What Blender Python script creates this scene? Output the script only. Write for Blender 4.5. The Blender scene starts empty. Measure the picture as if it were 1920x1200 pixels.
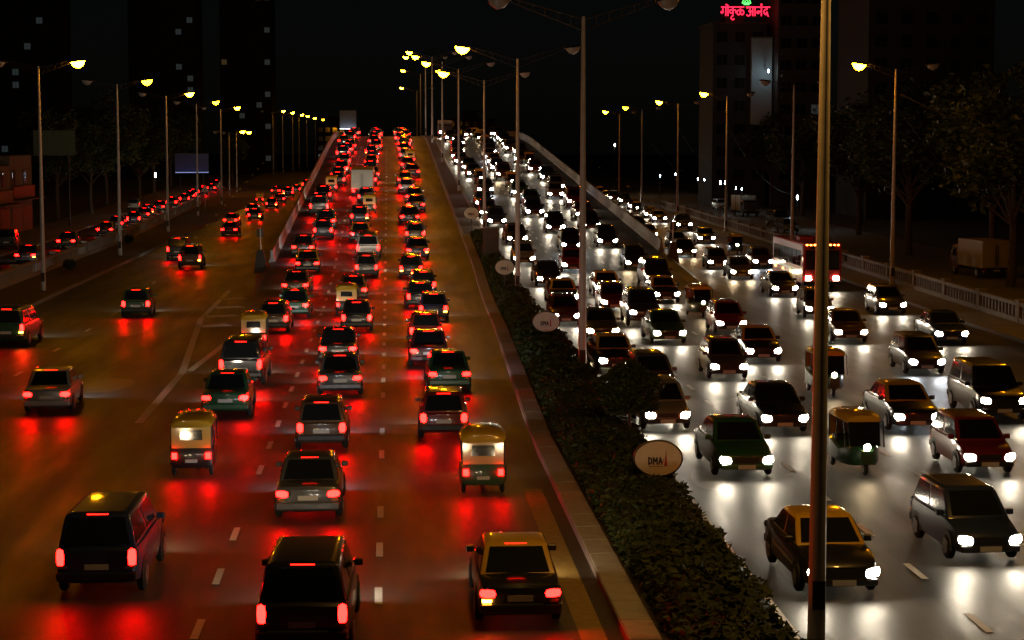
import bpy, bmesh, math, random
from mathutils import Vector, Matrix
R = math.radians
random.seed(11)
SC = bpy.context.scene
COL = SC.collection

# ------------------------------------------------------------------ camera
cam = bpy.data.cameras.new('camera'); cam.sensor_width = 36; cam.lens = 66.4
cam.clip_start = 0.5; cam.clip_end = 6000
camo = bpy.data.objects.new('camera', cam); COL.objects.link(camo)
camo.location = (0, 0, 9.5); camo.rotation_euler = (R(90 - 5.41), 0, R(-3.72))
SC.camera = camo
# ------------------------------------------------------------------ night sky, faint moon
W = bpy.data.worlds.new('World'); SC.world = W; W.use_nodes = True
nt = W.node_tree
sky = nt.nodes.new('ShaderNodeTexSky'); sky.sky_type = 'NISHITA'; sky.sun_disc = False
sky.sun_elevation = R(35); sky.sun_rotation = R(200)
bg = nt.nodes['Background']; bg.inputs['Strength'].default_value = 0.00028
nt.links.new(sky.outputs[0], bg.inputs['Color'])
sun = bpy.data.lights.new('moon', 'SUN'); sun.energy = 0.003; sun.angle = R(0.5); sun.color = (1, .95, .88)
suno = bpy.data.objects.new('moon', sun); COL.objects.link(suno)
suno.rotation_euler = (R(55), 0, R(-20))
SC.view_settings.view_transform = 'Standard'; SC.view_settings.look = 'None'
SC.view_settings.exposure = 0; SC.view_settings.gamma = 1
c = SC.cycles
c.use_light_tree = True; c.max_bounces = 3; c.diffuse_bounces = 1; c.glossy_bounces = 2
c.use_adaptive_sampling = True; c.adaptive_threshold = .025
c.transmission_bounces = 2; c.volume_bounces = 0; c.caustics_reflective = False; c.caustics_refractive = False
c.sample_clamp_indirect = 3.0; c.sample_clamp_direct = 0; c.use_denoising = True

# ------------------------------------------------------------------ helpers
MATS = {}
def mat(name, col, rough=.6, metal=0, spec=.5, noise=None, coat=0, bump=0, emit=None, front=True):
    """noise = (scale, second colour, contrast)"""
    if name in MATS: return MATS[name]
    m = bpy.data.materials.new(name); m.use_nodes = True; t = m.node_tree
    b = t.nodes['Principled BSDF']
    b.inputs['Base Color'].default_value = (*col, 1); b.inputs['Roughness'].default_value = rough
    b.inputs['Metallic'].default_value = metal; b.inputs['Specular IOR Level'].default_value = spec
    b.inputs['Coat Weight'].default_value = coat; b.inputs['Coat Roughness'].default_value = .08
    if noise:
        tc = t.nodes.new('ShaderNodeTexCoord'); n = t.nodes.new('ShaderNodeTexNoise')
        n.inputs['Scale'].default_value = noise[0]; n.inputs['Detail'].default_value = 6
        n.inputs['Roughness'].default_value = .65
        t.links.new(tc.outputs['Object'], n.inputs['Vector'])
        r = t.nodes.new('ShaderNodeValToRGB'); k = noise[2] if len(noise) > 2 else .2
        r.color_ramp.elements[0].position = .5 - k; r.color_ramp.elements[1].position = .5 + k
        r.color_ramp.elements[0].color = (*col, 1); r.color_ramp.elements[1].color = (*noise[1], 1)
        t.links.new(n.outputs['Fac'], r.inputs['Fac']); t.links.new(r.outputs[0], b.inputs['Base Color'])
        if bump:
            bp = t.nodes.new('ShaderNodeBump'); bp.inputs['Strength'].default_value = bump
            bp.inputs['Distance'].default_value = .02
            t.links.new(n.outputs['Fac'], bp.inputs['Height']); t.links.new(bp.outputs[0], b.inputs['Normal'])
    if emit:
        b.inputs['Emission Color'].default_value = (*emit[0], 1); b.inputs['Emission Strength'].default_value = emit[1]
        m.cycles.emission_sampling = 'FRONT' if front else 'AUTO'
    MATS[name] = m
    return m

class MB:
    """collects faces for one mesh"""
    def __init__(s): s.v = []; s.f = []
    def add(s, vs, fs):
        o = len(s.v); s.v += [tuple(v) for v in vs]; s.f += [tuple(i + o for i in f) for f in fs]; return s
    def box(s, x0, x1, y0, y1, z0, z1, M=None):
        vs = [Vector((x, y, z)) for z in (z0, z1) for y in (y0, y1) for x in (x0, x1)]
        if M is not None: vs = [M @ v for v in vs]
        return s.add(vs, [(0,2,3,1),(4,5,7,6),(0,1,5,4),(2,6,7,3),(0,4,6,2),(1,3,7,5)])
    def quad(s, a, b, c, d): return s.add([a, b, c, d], [(0,1,2,3)])
    def tube(s, pts, rad, n=8, cap=True):
        pts = [Vector(p) for p in pts]
        if not hasattr(rad, '__len__'): rad = [rad] * len(pts)
        rings = []; up = None
        for i, p in enumerate(pts):
            d = (pts[min(i+1, len(pts)-1)] - pts[max(i-1, 0)]).normalized()
            if up is None:
                up = Vector((0,0,1)) if abs(d.z) < .9 else Vector((1,0,0))
            a = d.cross(up).normalized(); b = a.cross(d).normalized(); up = b
            rings.append([p + (a*math.cos(2*math.pi*k/n) + b*math.sin(2*math.pi*k/n))*rad[i] for k in range(n)])
        vs = [v for r in rings for v in r]; fs = []
        for i in range(len(pts)-1):
            for k in range(n):
                fs.append((i*n+k, i*n+(k+1)%n, (i+1)*n+(k+1)%n, (i+1)*n+k))
        if cap:
            fs.append(tuple(range(n))[::-1]); fs.append(tuple((len(pts)-1)*n+k for k in range(n)))
        return s.add(vs, fs)
    def loft(s, rings, cap=True, closed=True):
        n = len(rings[0]); vs = [v for r in rings for v in r]; fs = []
        for i in range(len(rings)-1):
            for k in range(n if closed else n-1):
                fs.append((i*n+k, i*n+(k+1)%n, (i+1)*n+(k+1)%n, (i+1)*n+k))
        if cap: fs.append(tuple(range(n))[::-1]); fs.append(tuple((len(rings)-1)*n+k for k in range(n)))
        return s.add(vs, fs)
    def mesh(s, name, m=None, smooth=None, bevel=0, seg=2):
        me = bpy.data.meshes.new(name); me.from_pydata(s.v, [], s.f)
        bm = bmesh.new(); bm.from_mesh(me)
        if bevel:
            bmesh.ops.bevel(bm, geom=bm.edges[:], offset=bevel, segments=seg, affect='EDGES', profile=.5, clamp_overlap=True)
        bmesh.ops.recalc_face_normals(bm, faces=bm.faces[:]); bm.to_mesh(me); bm.free()
        if smooth is not None:
            me.polygons.foreach_set('use_smooth', [True]*len(me.polygons)); me.set_sharp_from_angle(angle=R(smooth))
        if m is not None: me.materials.append(m)
        me.update(); return me
    def build(s, name, m, parent=None, smooth=None, bevel=0, seg=2, raw=False):
        if raw:
            me = bpy.data.meshes.new(name); me.from_pydata(s.v, [], s.f); me.materials.append(m); me.update()
        else: me = s.mesh(name, m, smooth, bevel, seg)
        return link(name, me, parent)

def link(name, data, parent=None, loc=(0,0,0), rot=(0,0,0)):
    o = bpy.data.objects.new(name, data); COL.objects.link(o); o.parent = parent
    o.location = loc; o.rotation_euler = rot; return o
def empty(name, loc, rz=0, rx=0):
    o = bpy.data.objects.new(name, None); COL.objects.link(o); o.location = loc; o.rotation_euler = (rx, 0, rz)
    o.empty_display_size = .3; return o
def tag(o, label=None, cat=None, group=None, kind=None):
    if label: o['label'] = label
    if cat: o['category'] = cat
    if group: o['group'] = group
    if kind: o['kind'] = kind
    return o
def lerp_tab(tab, y):
    if y <= tab[0][0]: return tab[0][1]
    for (a, va), (b, vb) in zip(tab, tab[1:]):
        if y <= b: return va + (vb - va)*(y - a)/(b - a)
    return tab[-1][1]

# ------------------------------------------------------------------ materials
asph = mat('asphalt', (.030,.029,.028), .42, noise=(.9, (.060,.057,.053), .25), bump=.12, spec=.45)
def road_mat():
    m = bpy.data.materials.new('road_asphalt'); m.use_nodes = True; t = m.node_tree; b = t.nodes['Principled BSDF']
    tc = t.nodes.new('ShaderNodeTexCoord')
    mp = t.nodes.new('ShaderNodeMapping'); mp.inputs['Scale'].default_value = (1, .12, 1)
    t.links.new(tc.outputs['Object'], mp.inputs['Vector'])
    def noise(scale, vec, det=6):
        n = t.nodes.new('ShaderNodeTexNoise'); n.inputs['Scale'].default_value = scale; n.inputs['Detail'].default_value = det
        n.inputs['Roughness'].default_value = .62; t.links.new(vec, n.inputs['Vector']); return n
    n1 = noise(.9, mp.outputs[0]); n2 = noise(.16, tc.outputs['Object']); n3 = noise(45, tc.outputs['Object'], 3)
    r1 = t.nodes.new('ShaderNodeValToRGB'); r1.color_ramp.elements[0].position = .32; r1.color_ramp.elements[1].position = .72
    r1.color_ramp.elements[0].color = (.028,.027,.026,1); r1.color_ramp.elements[1].color = (.062,.060,.057,1)
    t.links.new(n1.outputs['Fac'], r1.inputs['Fac'])
    r2 = t.nodes.new('ShaderNodeValToRGB'); r2.color_ramp.elements[0].position = .4; r2.color_ramp.elements[1].position = .62
    r2.color_ramp.elements[0].color = (.7,.7,.7,1); r2.color_ramp.elements[1].color = (1.25,1.22,1.18,1)
    t.links.new(n2.outputs['Fac'], r2.inputs['Fac'])
    mx = t.nodes.new('ShaderNodeMix'); mx.data_type = 'RGBA'; mx.blend_type = 'MULTIPLY'; mx.inputs[0].default_value = 1
    t.links.new(r1.outputs[0], mx.inputs[6]); t.links.new(r2.outputs[0], mx.inputs[7])
    sx = t.nodes.new('ShaderNodeSeparateXYZ'); t.links.new(tc.outputs['Object'], sx.inputs[0])
    ad = t.nodes.new('ShaderNodeMath'); ad.operation = 'MULTIPLY_ADD'; ad.inputs[1].default_value = 3.59; ad.inputs[2].default_value = 1.2; t.links.new(sx.outputs[0], ad.inputs[0])
    sn = t.nodes.new('ShaderNodeMath'); sn.operation = 'SINE'; t.links.new(ad.outputs[0], sn.inputs[0])
    n4 = noise(.35, mp.outputs[0]); mm = t.nodes.new('ShaderNodeMath'); mm.operation = 'MULTIPLY'; t.links.new(sn.outputs[0], mm.inputs[0]); t.links.new(n4.outputs['Fac'], mm.inputs[1])
    mr = t.nodes.new('ShaderNodeMapRange'); mr.inputs['From Min'].default_value = -.6; mr.inputs['From Max'].default_value = .6; mr.inputs['To Min'].default_value = .72; mr.inputs['To Max'].default_value = 1.2
    t.links.new(mm.outputs[0], mr.inputs['Value'])
    n5 = noise(16, tc.outputs['Object'], 8); r5 = t.nodes.new('ShaderNodeMapRange'); r5.inputs['From Min'].default_value = .3; r5.inputs['From Max'].default_value = .7; r5.inputs['To Min'].default_value = .7; r5.inputs['To Max'].default_value = 1.3
    t.links.new(n5.outputs['Fac'], r5.inputs['Value']); m5 = t.nodes.new('ShaderNodeMath'); m5.operation = 'MULTIPLY'; t.links.new(mr.outputs[0], m5.inputs[0]); t.links.new(r5.outputs[0], m5.inputs[1])
    mx2 = t.nodes.new('ShaderNodeMix'); mx2.data_type = 'RGBA'; mx2.blend_type = 'MULTIPLY'; mx2.inputs[0].default_value = 1
    t.links.new(mx.outputs[2], mx2.inputs[6]); t.links.new(m5.outputs[0], mx2.inputs[7]); t.links.new(mx2.outputs[2], b.inputs['Base Color'])
    rr = t.nodes.new('ShaderNodeMapRange'); rr.inputs['From Min'].default_value = .3; rr.inputs['From Max'].default_value = .7
    rr.inputs['To Min'].default_value = .36; rr.inputs['To Max'].default_value = .60
    t.links.new(n1.outputs['Fac'], rr.inputs['Value']); t.links.new(rr.outputs[0], b.inputs['Roughness'])
    bp = t.nodes.new('ShaderNodeBump'); bp.inputs['Strength'].default_value = .5; bp.inputs['Distance'].default_value = .01
    t.links.new(n3.outputs['Fac'], bp.inputs['Height']); t.links.new(bp.outputs[0], b.inputs['Normal'])
    return m
road_m = road_mat()
conc = mat('concrete', (.20,.19,.17), .85, noise=(1.6, (.32,.30,.27), .25), bump=.15)
conc_d = mat('dusty_concrete', (.13,.12,.10), .9, noise=(1.1, (.22,.20,.17), .25), bump=.15)
soil = mat('soil', (.055,.042,.030), .95, noise=(.7, (.095,.075,.052), .25), bump=.3)
paintw = mat('road_paint_white', (.66,.64,.60), .6, noise=(7, (.36,.35,.33), .3))
painty = mat('road_paint_yellow', (.33,.23,.06), .6, noise=(5, (.15,.11,.05), .3))
kerbp = mat('kerb_grey', (.26,.25,.25), .85, noise=(2.4, (.36,.34,.33), .2), bump=.1)
steel = mat('galvanised_steel', (.52,.50,.46), .5, metal=.15, noise=(3, (.40,.38,.35), .2))
darkm = mat('dark_metal', (.035,.033,.03), .5, metal=.3)
leafm = mat('hedge_leaf', (.022,.038,.010), .6, noise=(1.3, (.060,.075,.022), .25), spec=.25)
leaft = mat('tree_leaf', (.040,.060,.018), .55, noise=(.6, (.085,.11,.035), .22), spec=.3)
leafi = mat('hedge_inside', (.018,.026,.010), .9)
barkm = mat('bark', (.085,.06,.042), .9, noise=(4, (.14,.105,.075), .25), bump=.4)
blackp = mat('black_plastic', (.018,.018,.018), .5)
tyrem = mat('tyre_rubber', (.016,.016,.016), .85)
rimm = mat('wheel_rim', (.38,.38,.39), .35, metal=.8)
glassm = mat('tinted_glass', (.012,.014,.016), .06, spec=.8, coat=.5)
platem = mat('number_plate_white', (.55,.55,.52), .5)
chrome = mat('chrome', (.6,.6,.6), .15, metal=1)
L_RED = mat('tail_lamp_lit', (.3,.005,.005), .3, emit=((1, .0011, .0008), 170))
L_REDR = mat('running_lamp_lit', (.3,.005,.005), .3, emit=((1, .0012, .0009), 35))
L_REDD = mat('brake_lamp_lit', (.3,.005,.005), .3, emit=((1, .004, .002), 25))
L_WHT = mat('head_lamp_lit', (.9,.9,.9), .2, emit=((1, .86, .64), 160))
L_WHC = mat('head_lamp_lit_cool', (.9,.9,.9), .2, emit=((.92, .96, 1), 160))
L_WHW = mat('head_lamp_lit_warm', (.9,.9,.9), .2, emit=((1, .74, .42), 140))
L_AMB = mat('amber_lamp_lit', (.5,.2,.01), .3, emit=((1, .33, .03), 40))
L_SOD = mat('sodium_lamp_lit', (.9,.7,.3), .3, emit=((1, .35, .0042), 210))
L_SODB = mat('sodium_lamp_bright', (.9,.7,.3), .3, emit=((1, .48, .09), 400))
L_SODF = mat('sodium_lamp_faint', (.9,.7,.3), .3, emit=((1, .42, .005), 60))
L_OFF = mat('lamp_glass_unlit', (.35,.33,.28), .25)
L_TUBE = mat('cool_tube_lit', (.9,.9,.9), .3, emit=((.62, .86, 1), 90))
L_WIN = mat('window_lit_cool', (.3,.35,.35), .4, emit=((.55, .80, .85), .022))
L_WINB = mat('window_lit_blue', (.3,.35,.35), .4, emit=((.50, .78, 1), .6))
L_WINW = mat('window_lit_warm', (.4,.3,.2), .4, emit=((1, .62, .28), .03))

# ------------------------------------------------------------------ road profile
def hgt(y):
    s = .06
    if y < 105: return 0
    if y < 130: return s*(y-105)**2/50
    if y < 262: return s*12.5 + s*(y-130)
    if y < 316: d = y-262; return s*12.5 + s*132 + s*d - s*d*d/108
    d = y-316; return max(0, s*12.5 + s*132 + s*27 - .0006*d*d*.6)
def slope(y): return (hgt(y+.6)-hgt(y-.6))/1.2
ML = [(0,4.45),(60,4.5),(77,4.9),(95,5.3),(130,5.8),(250,5.5),(420,5.4)]      # median, left kerb
MR = [(0,7.2),(35,7.35),(75,7.9),(110,8.1),(150,7.8),(190,7.4),(250,7.0),(420,6.8)]
FL, FR = -8.3, 20.3
RR = [(0,32.2),(95,32.6),(200,36.2),(320,40.5),(450,46),(700,58)]                  # right railing
LB = [(0,-24.5),(120,-24.8),(180,-25),(290,-28.3),(450,-33),(700,-40)]            # left barrier
def ys(a, b, st):
    n = max(1, int(round((b-a)/st))); return [a+(b-a)*i/n for i in range(n+1)]
def strip(name, xa, xb, Y, zf, m, parent=None, kind='structure', thick=None, nx=1):
    """sheet between two x-curves; with thick it gets a bottom and sides"""
    b = MB(); rings = []
    for y in Y:
        x0, x1, z = xa(y), xb(y), zf(y)
        if thick: rings.append([(x0,y,z-thick),(x1,y,z-thick),(x1,y,z),(x0,y,z)])
        else: rings.append([(x0+(x1-x0)*k/nx, y, z) for k in range(nx+1)])
    b.loft(rings, cap=bool(thick), closed=bool(thick))
    o = b.build(name, m, parent)
    if not thick:
        for p in o.data.polygons:
            if p.normal.z < 0: p.flip()
    if kind and parent is None: tag(o, kind=kind)
    return o

g = MB(); g.quad((-600,-120,-.16),(600,-120,-.16),(600,1400,-.16),(-600,1400,-.16)); tag(g.build('ground', soil), kind='structure')
road = strip('road', lambda y: -20.6, lambda y: lerp_tab(RR,y)-2.6, ys(-30,620,20), lambda y: 0, road_m)
outer = strip('outer_lane', lambda y: lerp_tab(LB,y)-7.2, lambda y: lerp_tab(LB,y)-.3, ys(-20,620,20), lambda y: -.02, road_m)
verge = strip('verge', lambda y: lerp_tab(LB,y)-.3, lambda y: -20.6, ys(-20,620,20), lambda y: .13, soil, thick=.3)
path = strip('footpath', lambda y: lerp_tab(RR,y)-2.6, lambda y: lerp_tab(RR,y)+.4, ys(-20,620,15), lambda y: .14, conc_d, thick=.3)
lane_r = strip('side_lane', lambda y: lerp_tab(RR,y)+.4, lambda y: lerp_tab(RR,y)+14, ys(-20,620,20), lambda y: -.02, conc_d)
foot_l = strip('shop_footpath', lambda y: lerp_tab(LB,y)-13, lambda y: lerp_tab(LB,y)-7.2, ys(60,400,20), lambda y: .1, conc_d, thick=.25)

# flyover: two decks + earth fill + parapets
YF = [105.5 + 3.5*i for i in range(96)]
fly = empty('flyover', (0,105,0)); tag(fly, kind='structure')
def fbuild(name, b, m, **k):
    o = b.build(name, m, fly, **k); o.location = (0,-105,0); return o
b = MB(); rings = []
for y in YF:
    h = hgt(y)+.005; w = 1.2*h if y < 140 else .04
    rings.append([(FL-w,y,-.05),(FL,y,h),(lerp_tab(ML,y),y,h)])
b.loft(rings, cap=False, closed=False); fbuild('outbound_deck', b, road_m)
b = MB(); rings = []
for y in YF:
    h = hgt(y)+.005; w = 1.5*h if y < 140 else .04
    rings.append([(lerp_tab(MR,y),y,h),(FR,y,h),(FR+w,y,-.05)])
b.loft(rings, cap=False, closed=False); fbuild('inbound_deck', b, road_m)
# parapet panels, one by one
for (x, y0, nm) in ((FL+.02, 134, 'l'), (FR-.02, 140, 'r')):
    pm = None
    y = y0; k = 0
    while y < 400:
        s = slope(y+1.5)
        if pm is None:
            q = MB(); prof = [(-.22,0),(-.22,.12),(-.10,.34),(-.08,.92),(.08,.92),(.10,.34),(.22,.12),(.22,0)]
            q.loft([[(a, yy, z-.05) for a, z in prof] for yy in (.02, 2.98)]); pm = q.mesh('parapet_panel', conc, bevel=0)
        o = link('parapet_panel', pm, fly, (x, y-105, hgt(y)), (math.atan(slope(y+1.5)),0,0)); y += 3
# median island
median = strip('median', lambda y: lerp_tab(ML,y), lambda y: lerp_tab(MR,y), ys(-10,430,6), lambda y: hgt(y)+.14, soil, thick=.6)
kp = None
for side, tab in ((0, ML), (1, MR)):
    y = 24.0
    if kp is None: kp = {}
    w = .62 if side == 0 else .30
    q = MB(); q.box(0, w, .015, 1.485, -.05, .0); kp[side] = q.mesh('kerb_stone', kerbp, bevel=.02, seg=1)
    while y < 150:
        x = lerp_tab(tab, y+.75); dx = (lerp_tab(tab,y+1.5)-lerp_tab(tab,y))/1.5
        o = link('kerb_stone', kp[side], median, (x-.02 if side == 0 else x-w+.02, y, hgt(y+.7)+.185+random.uniform(-.006,.006)),
                 (math.atan(slope(y+.7)), 0, -math.atan(dx)+random.uniform(-.006,.006)))
        y += 1.5
# kerb face below the stones
for nm, tab, w0, w1 in (('kerb_face', ML, -.03, .2), ('kerb_face', MR, -.2, .03)):
    strip(nm, lambda y: lerp_tab(tab,y)+w0, lambda y: lerp_tab(tab,y)+w1, ys(0,420,8), lambda y: hgt(y)+.15, kerbp, parent=median, thick=.4)
# verge kerb stones on the left, footpath kerb on the right
for par, xf, ya, yb in ((verge, lambda y: -20.6, 60, 190), (path, lambda y: lerp_tab(RR,y)-2.62, 80, 200)):
    q = MB(); q.box(-.12,.12,.015,1.485,-.2,.04); me = q.mesh('kerb_stone', conc_d, bevel=.015, seg=1); y = ya
    while y < yb:
        dx = (xf(y+1.5)-xf(y))/1.5
        link('kerb_stone', me, par, (xf(y), y, .14+random.uniform(-.01,.01)), (0,0,-math.atan(dx))); y += 1.5
# lane markings: single dashes
q = MB(); q.box(-.08,.08,-.75,.75,-.0015,.0015); dash = q.mesh('lane_dash', paintw)
def dashes(xf, y0, y1, par, st=4.5, off=Vector()):
    y = y0
    while y < y1:
        if random.random() > .06:
            link('lane_dash', dash, par, Vector((xf(y), y, hgt(y)+.011)) - off, (math.atan(slope(y)),0,random.uniform(-.006,.006)))
        y += st
dashes(lambda y: -.27, 30, 262, road); dashes(lambda y: -3.78, 32, 262, road)
dashes(lambda y: 11.6, 36, 262, road); dashes(lambda y: 15.1, 34, 262, road)
dashes(lambda y: -15.2, 60, 240, road, 9); dashes(lambda y: 25.0, 80, 240, road, 9)
b = MB(); Y = ys(28, 47.5, 3)
strip('edge_line', lambda y: 3.62, lambda y: 4.12, ys(20,51,3), lambda y: .0045, painty, parent=road)
strip('edge_line', lambda y: lerp_tab(MR,y)+.35, lambda y: lerp_tab(MR,y)+.5, ys(30,110,8), lambda y: .0045, paintw, parent=road)
# gore paint
def paintbar(pts, w=.15):
    for (x0,y0),(x1,y1) in zip(pts, pts[1:]):
        d = Vector((x1-x0,y1-y0,0)); n = Vector((-d.y,d.x,0)).normalized()*w/2; q = MB()
        q.quad((x0-n.x,y0-n.y,.0055),(x0+n.x,y0+n.y,.0055),(x1+n.x,y1+n.y,.0055),(x1-n.x,y1-n.y,.0055))
        o = q.build('gore_line', paintw, road)
        for p in o.data.polygons:
            if p.normal.z < 0: p.flip()
paintbar([(-8.5,64),(-8.55,78),(-10.1,101.5),(-10.2,121)], .3)
paintbar([(-8.3,78.5),(-7.7,90)], .3)
for yy, xa, xb in ((97.5,-9.8,-8.3),(103,-10.05,-8.35),(108.5,-10.05,-8.5),(114.5,-10.1,-8.8)): paintbar([(xa,yy),(xb,yy+.8)], 1.3)
# repair patches on the inbound side
pm_ = mat('asphalt_patch', (.065,.060,.054), .42, noise=(2.5, (.11,.10,.09), .25), bump=.2)
for (cx, cy, w, l, s) in ((9.3,40,1.5,5,1),(8.9,52,.9,4,2),(12.6,66,2.2,6,3),(1.9,58,1.4,4,4),(-11,74,2,5,5),(-13,96,1.6,7,6)):
    rr = random.Random(s); n = 14; q = MB()
    q.add([(cx+w*.5*math.cos(a)*rr.uniform(.75,1.1), cy+l*.5*math.sin(a)*rr.uniform(.75,1.1), .0035) for a in [2*math.pi*k/n for k in range(n)]], [tuple(range(n))])
    o = q.build('repair_patch', pm_, road)

# ------------------------------------------------------------------ hedge and shrubs
def leafquad(b, p, s, rnd, flat=.5):
    d = Vector((rnd.gauss(0,1), rnd.gauss(0,1), rnd.gauss(0,1)*flat)).normalized()
    u = d.cross(Vector((rnd.gauss(0,1), rnd.gauss(0,1), rnd.gauss(0,1)))).normalized()
    a = d*s; c2 = u*s*.45
    b.add([p-a, p-a*.1+c2, p+a, p-a*.1-c2], [(0,1,2,3)])
def hedge():
    rnd = random.Random(5); root = empty('median_hedge', (6.3, 24, .14))
    tag(root, 'long clipped dark green hedge filling the median between the two carriageways', 'hedge')
    off = Vector(root.location)
    b = MB(); rings = []
    def prof(y):
        xl = lerp_tab(ML,y)+.78; xr = lerp_tab(MR,y)-.05
        top = .62 + .16*math.sin(y*.9)*math.sin(y*.37+1) + .12*math.sin(y*2.3) - (0 if y < 120 else .2)
        return xl, xr, max(.4, top)
    for y in ys(24,150,.6):
        xl, xr, t = prof(y); z = hgt(y)+.12; j = lambda a: rnd.uniform(-a,a)
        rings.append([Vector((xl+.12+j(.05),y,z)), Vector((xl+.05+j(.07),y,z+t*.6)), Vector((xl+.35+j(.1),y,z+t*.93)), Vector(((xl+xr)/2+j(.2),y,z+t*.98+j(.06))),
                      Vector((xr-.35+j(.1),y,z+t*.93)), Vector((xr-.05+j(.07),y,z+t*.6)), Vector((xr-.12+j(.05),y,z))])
    b.loft([[v-off for v in r] for r in rings], cap=True, closed=False); b.build('inner_fill', leafi, root)  # dark solid body added inside the hedge so the leaves aren't see-through
    b = MB()
    for y0 in range(24,150):
        dens = 520 if y0 < 60 else (300 if y0 < 90 else 130)
        for _ in range(dens):
            y = y0+rnd.random(); xl, xr, t = prof(y); a = rnd.random()
            if a < .62: u = rnd.random(); x = xl+(xr-xl)*u; zz = t*(1-.35*abs(2*u-1)**3)+rnd.uniform(-.06,.13)
            elif a < .81: x = xl+rnd.uniform(-.1,.12); zz = rnd.uniform(.05,t*.85)
            else: x = xr+rnd.uniform(-.12,.1); zz = rnd.uniform(.05,t*.85)
            s = rnd.choice((.045,.06,.08,.12))*rnd.uniform(.8,1.15) if y0 < 70 else rnd.uniform(.08,.15)
            leafquad(b, Vector((x,y,hgt(y)+.12+zz))-off, s, rnd)
    o = b.build('foliage', leafm, root, raw=True); o['kind'] = 'stuff'
hedge()
def ball_bush(loc, r, h, label):
    rnd = random.Random(int(loc[1])); root = empty('round_bush', loc); tag(root, label, 'bush')
    b = MB(); b.tube([(0,0,0),(.03,.02,h*.5),(0,0,h)], [.07,.055,.04], 7)
    for k in range(5):
        a = k*1.26; b.tube([(0,0,h*.7),(math.cos(a)*r*.5,math.sin(a)*r*.5,h+.2)], [.035,.012], 5)
    b.build('trunk', barkm, root)
    b = MB()
    for _ in range(11000):
        d = Vector((rnd.gauss(0,1),rnd.gauss(0,1),rnd.gauss(0,1))).normalized(); q = rnd.random()**.22
        k = 1+.13*math.sin(d.x*5+1)*math.sin(d.y*6)+.1*math.sin(d.z*7)
        leafquad(b, Vector((d.x*r*q*k, d.y*r*q*k, h+d.z*r*.8*q*k)), rnd.uniform(.04,.075), rnd)
    b.build('crown', leafm, root, raw=True)
ball_bush((7.35, 57.5, .14), 1.0, 1.75, 'round clipped bush standing above the median hedge, beside a lamp post')
def shrub(loc, r, label, seed):
    rnd = random.Random(seed); root = empty('roadside_shrub', loc); tag(root, label, 'shrub', 'shrubs on the left verge')
    b = MB()
    for k in range(6):
        a = k*1.05; b.tube([(0,0,0),(math.cos(a)*r*.4,math.sin(a)*r*.4,r*1.1)], [.03,.008], 4)
    b.build('stem', barkm, root); b = MB()
    for _ in range(900):
        d = Vector((rnd.gauss(0,1),rnd.gauss(0,1),rnd.gauss(0,1))).normalized()*rnd.random()**.4*r
        leafquad(b, Vector((d.x,d.y,r*.8+d.z*.8)), rnd.uniform(.06,.11), rnd)
    b.build('foliage', leafm, root, raw=True)
shrub((-18.9-2.2,99,.13), .55, 'small shrub on the left verge, nearest the bottom left corner', 1)
shrub((-22.6,108,.13), .4, 'low shrub on the left verge in front of the nearest left lamp post', 2)
shrub((-23.4,140,.13), .5, 'shrub on the left verge between the first two left lamp posts', 3)
shrub((-24,176,.13), .5, 'shrub on the left verge beyond the second left lamp post', 4)

# ------------------------------------------------------------------ street lamps
def lamp_meshes(H, arm, rise, rad):
    d = {}
    b = MB(); n = 10
    b.tube([(0,0,0),(0,0,.02),(0,0,H*.5),(0,0,H)], [rad,rad,rad*.72,rad*.42], n); 
    d['pole'] = b.mesh('pole', steel, smooth=50)
    b = MB(); b.box(-rad*1.7,rad*1.7,-rad*1.7,rad*1.7,0,.03); q = MB(); q.box(-rad*.7,rad*.7,-rad*1.09,-rad*.8,.6,1.15); d['door'] = q.mesh('access_door', darkm)
    d['base'] = b.mesh('base_plate', darkm)
    for s in (-1, 1):
        b = MB(); N = 6
        lo = [Vector((s*arm*k/N, 0, H-.55+rise*k/N)) for k in range(N+1)]
        up = [Vector((s*arm*k/N, 0, H-.12+(rise-.28)*k/N)) for k in range(N+1)]
        b.tube(lo, .03, 6); b.tube(up, .03, 6)
        for k in range(1, N): b.tube([lo[k], up[k]], .016, 5)
        for k in range(0, N-1): b.tube([lo[k+1], up[k]], .012, 4)
        d['arm', s] = b.mesh('arm', darkm, smooth=60)
        M = Matrix.Translation((s*(arm+.32), 0, H-.5+rise)) @ Matrix.Rotation(-s*R(8), 4, 'Y')
        b = MB(); rings = []
        for t, w, h in ((-.5,.08,.06),(-.34,.16,.11),(0,.22,.14),(.34,.19,.12),(.5,.10,.06)):
            rings.append([M @ Vector((t, w*math.cos(a), h*math.sin(a))) for a in [math.pi*k/6 for k in range(7)]])
        b.loft(rings); d['head', s] = b.mesh('lamp_head', darkm, smooth=50)
        b = MB(); rings = []
        for t, w, h in ((-.42,.06,.06),(-.28,.17,.28),(0,.21,.42),(.28,.18,.30),(.43,.06,.07)):
            rings.append([M @ Vector((t, w*math.cos(a), -.004+h*math.sin(a))) for a in [-math.pi*k/6 for k in range(7)]])
        b.loft(rings, cap=True); d['lens', s] = b.mesh('lens', L_OFF, smooth=60)
    return d
LM = {'tall': lamp_meshes(14.2, 3.0, 1.15, .17), 'mid': lamp_meshes(12.2, 2.9, 1.1, .15), 'row': lamp_meshes(14.0, 2.1, .8, .16), 'low': lamp_meshes(11, 2.0, .7, .13)}
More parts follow.
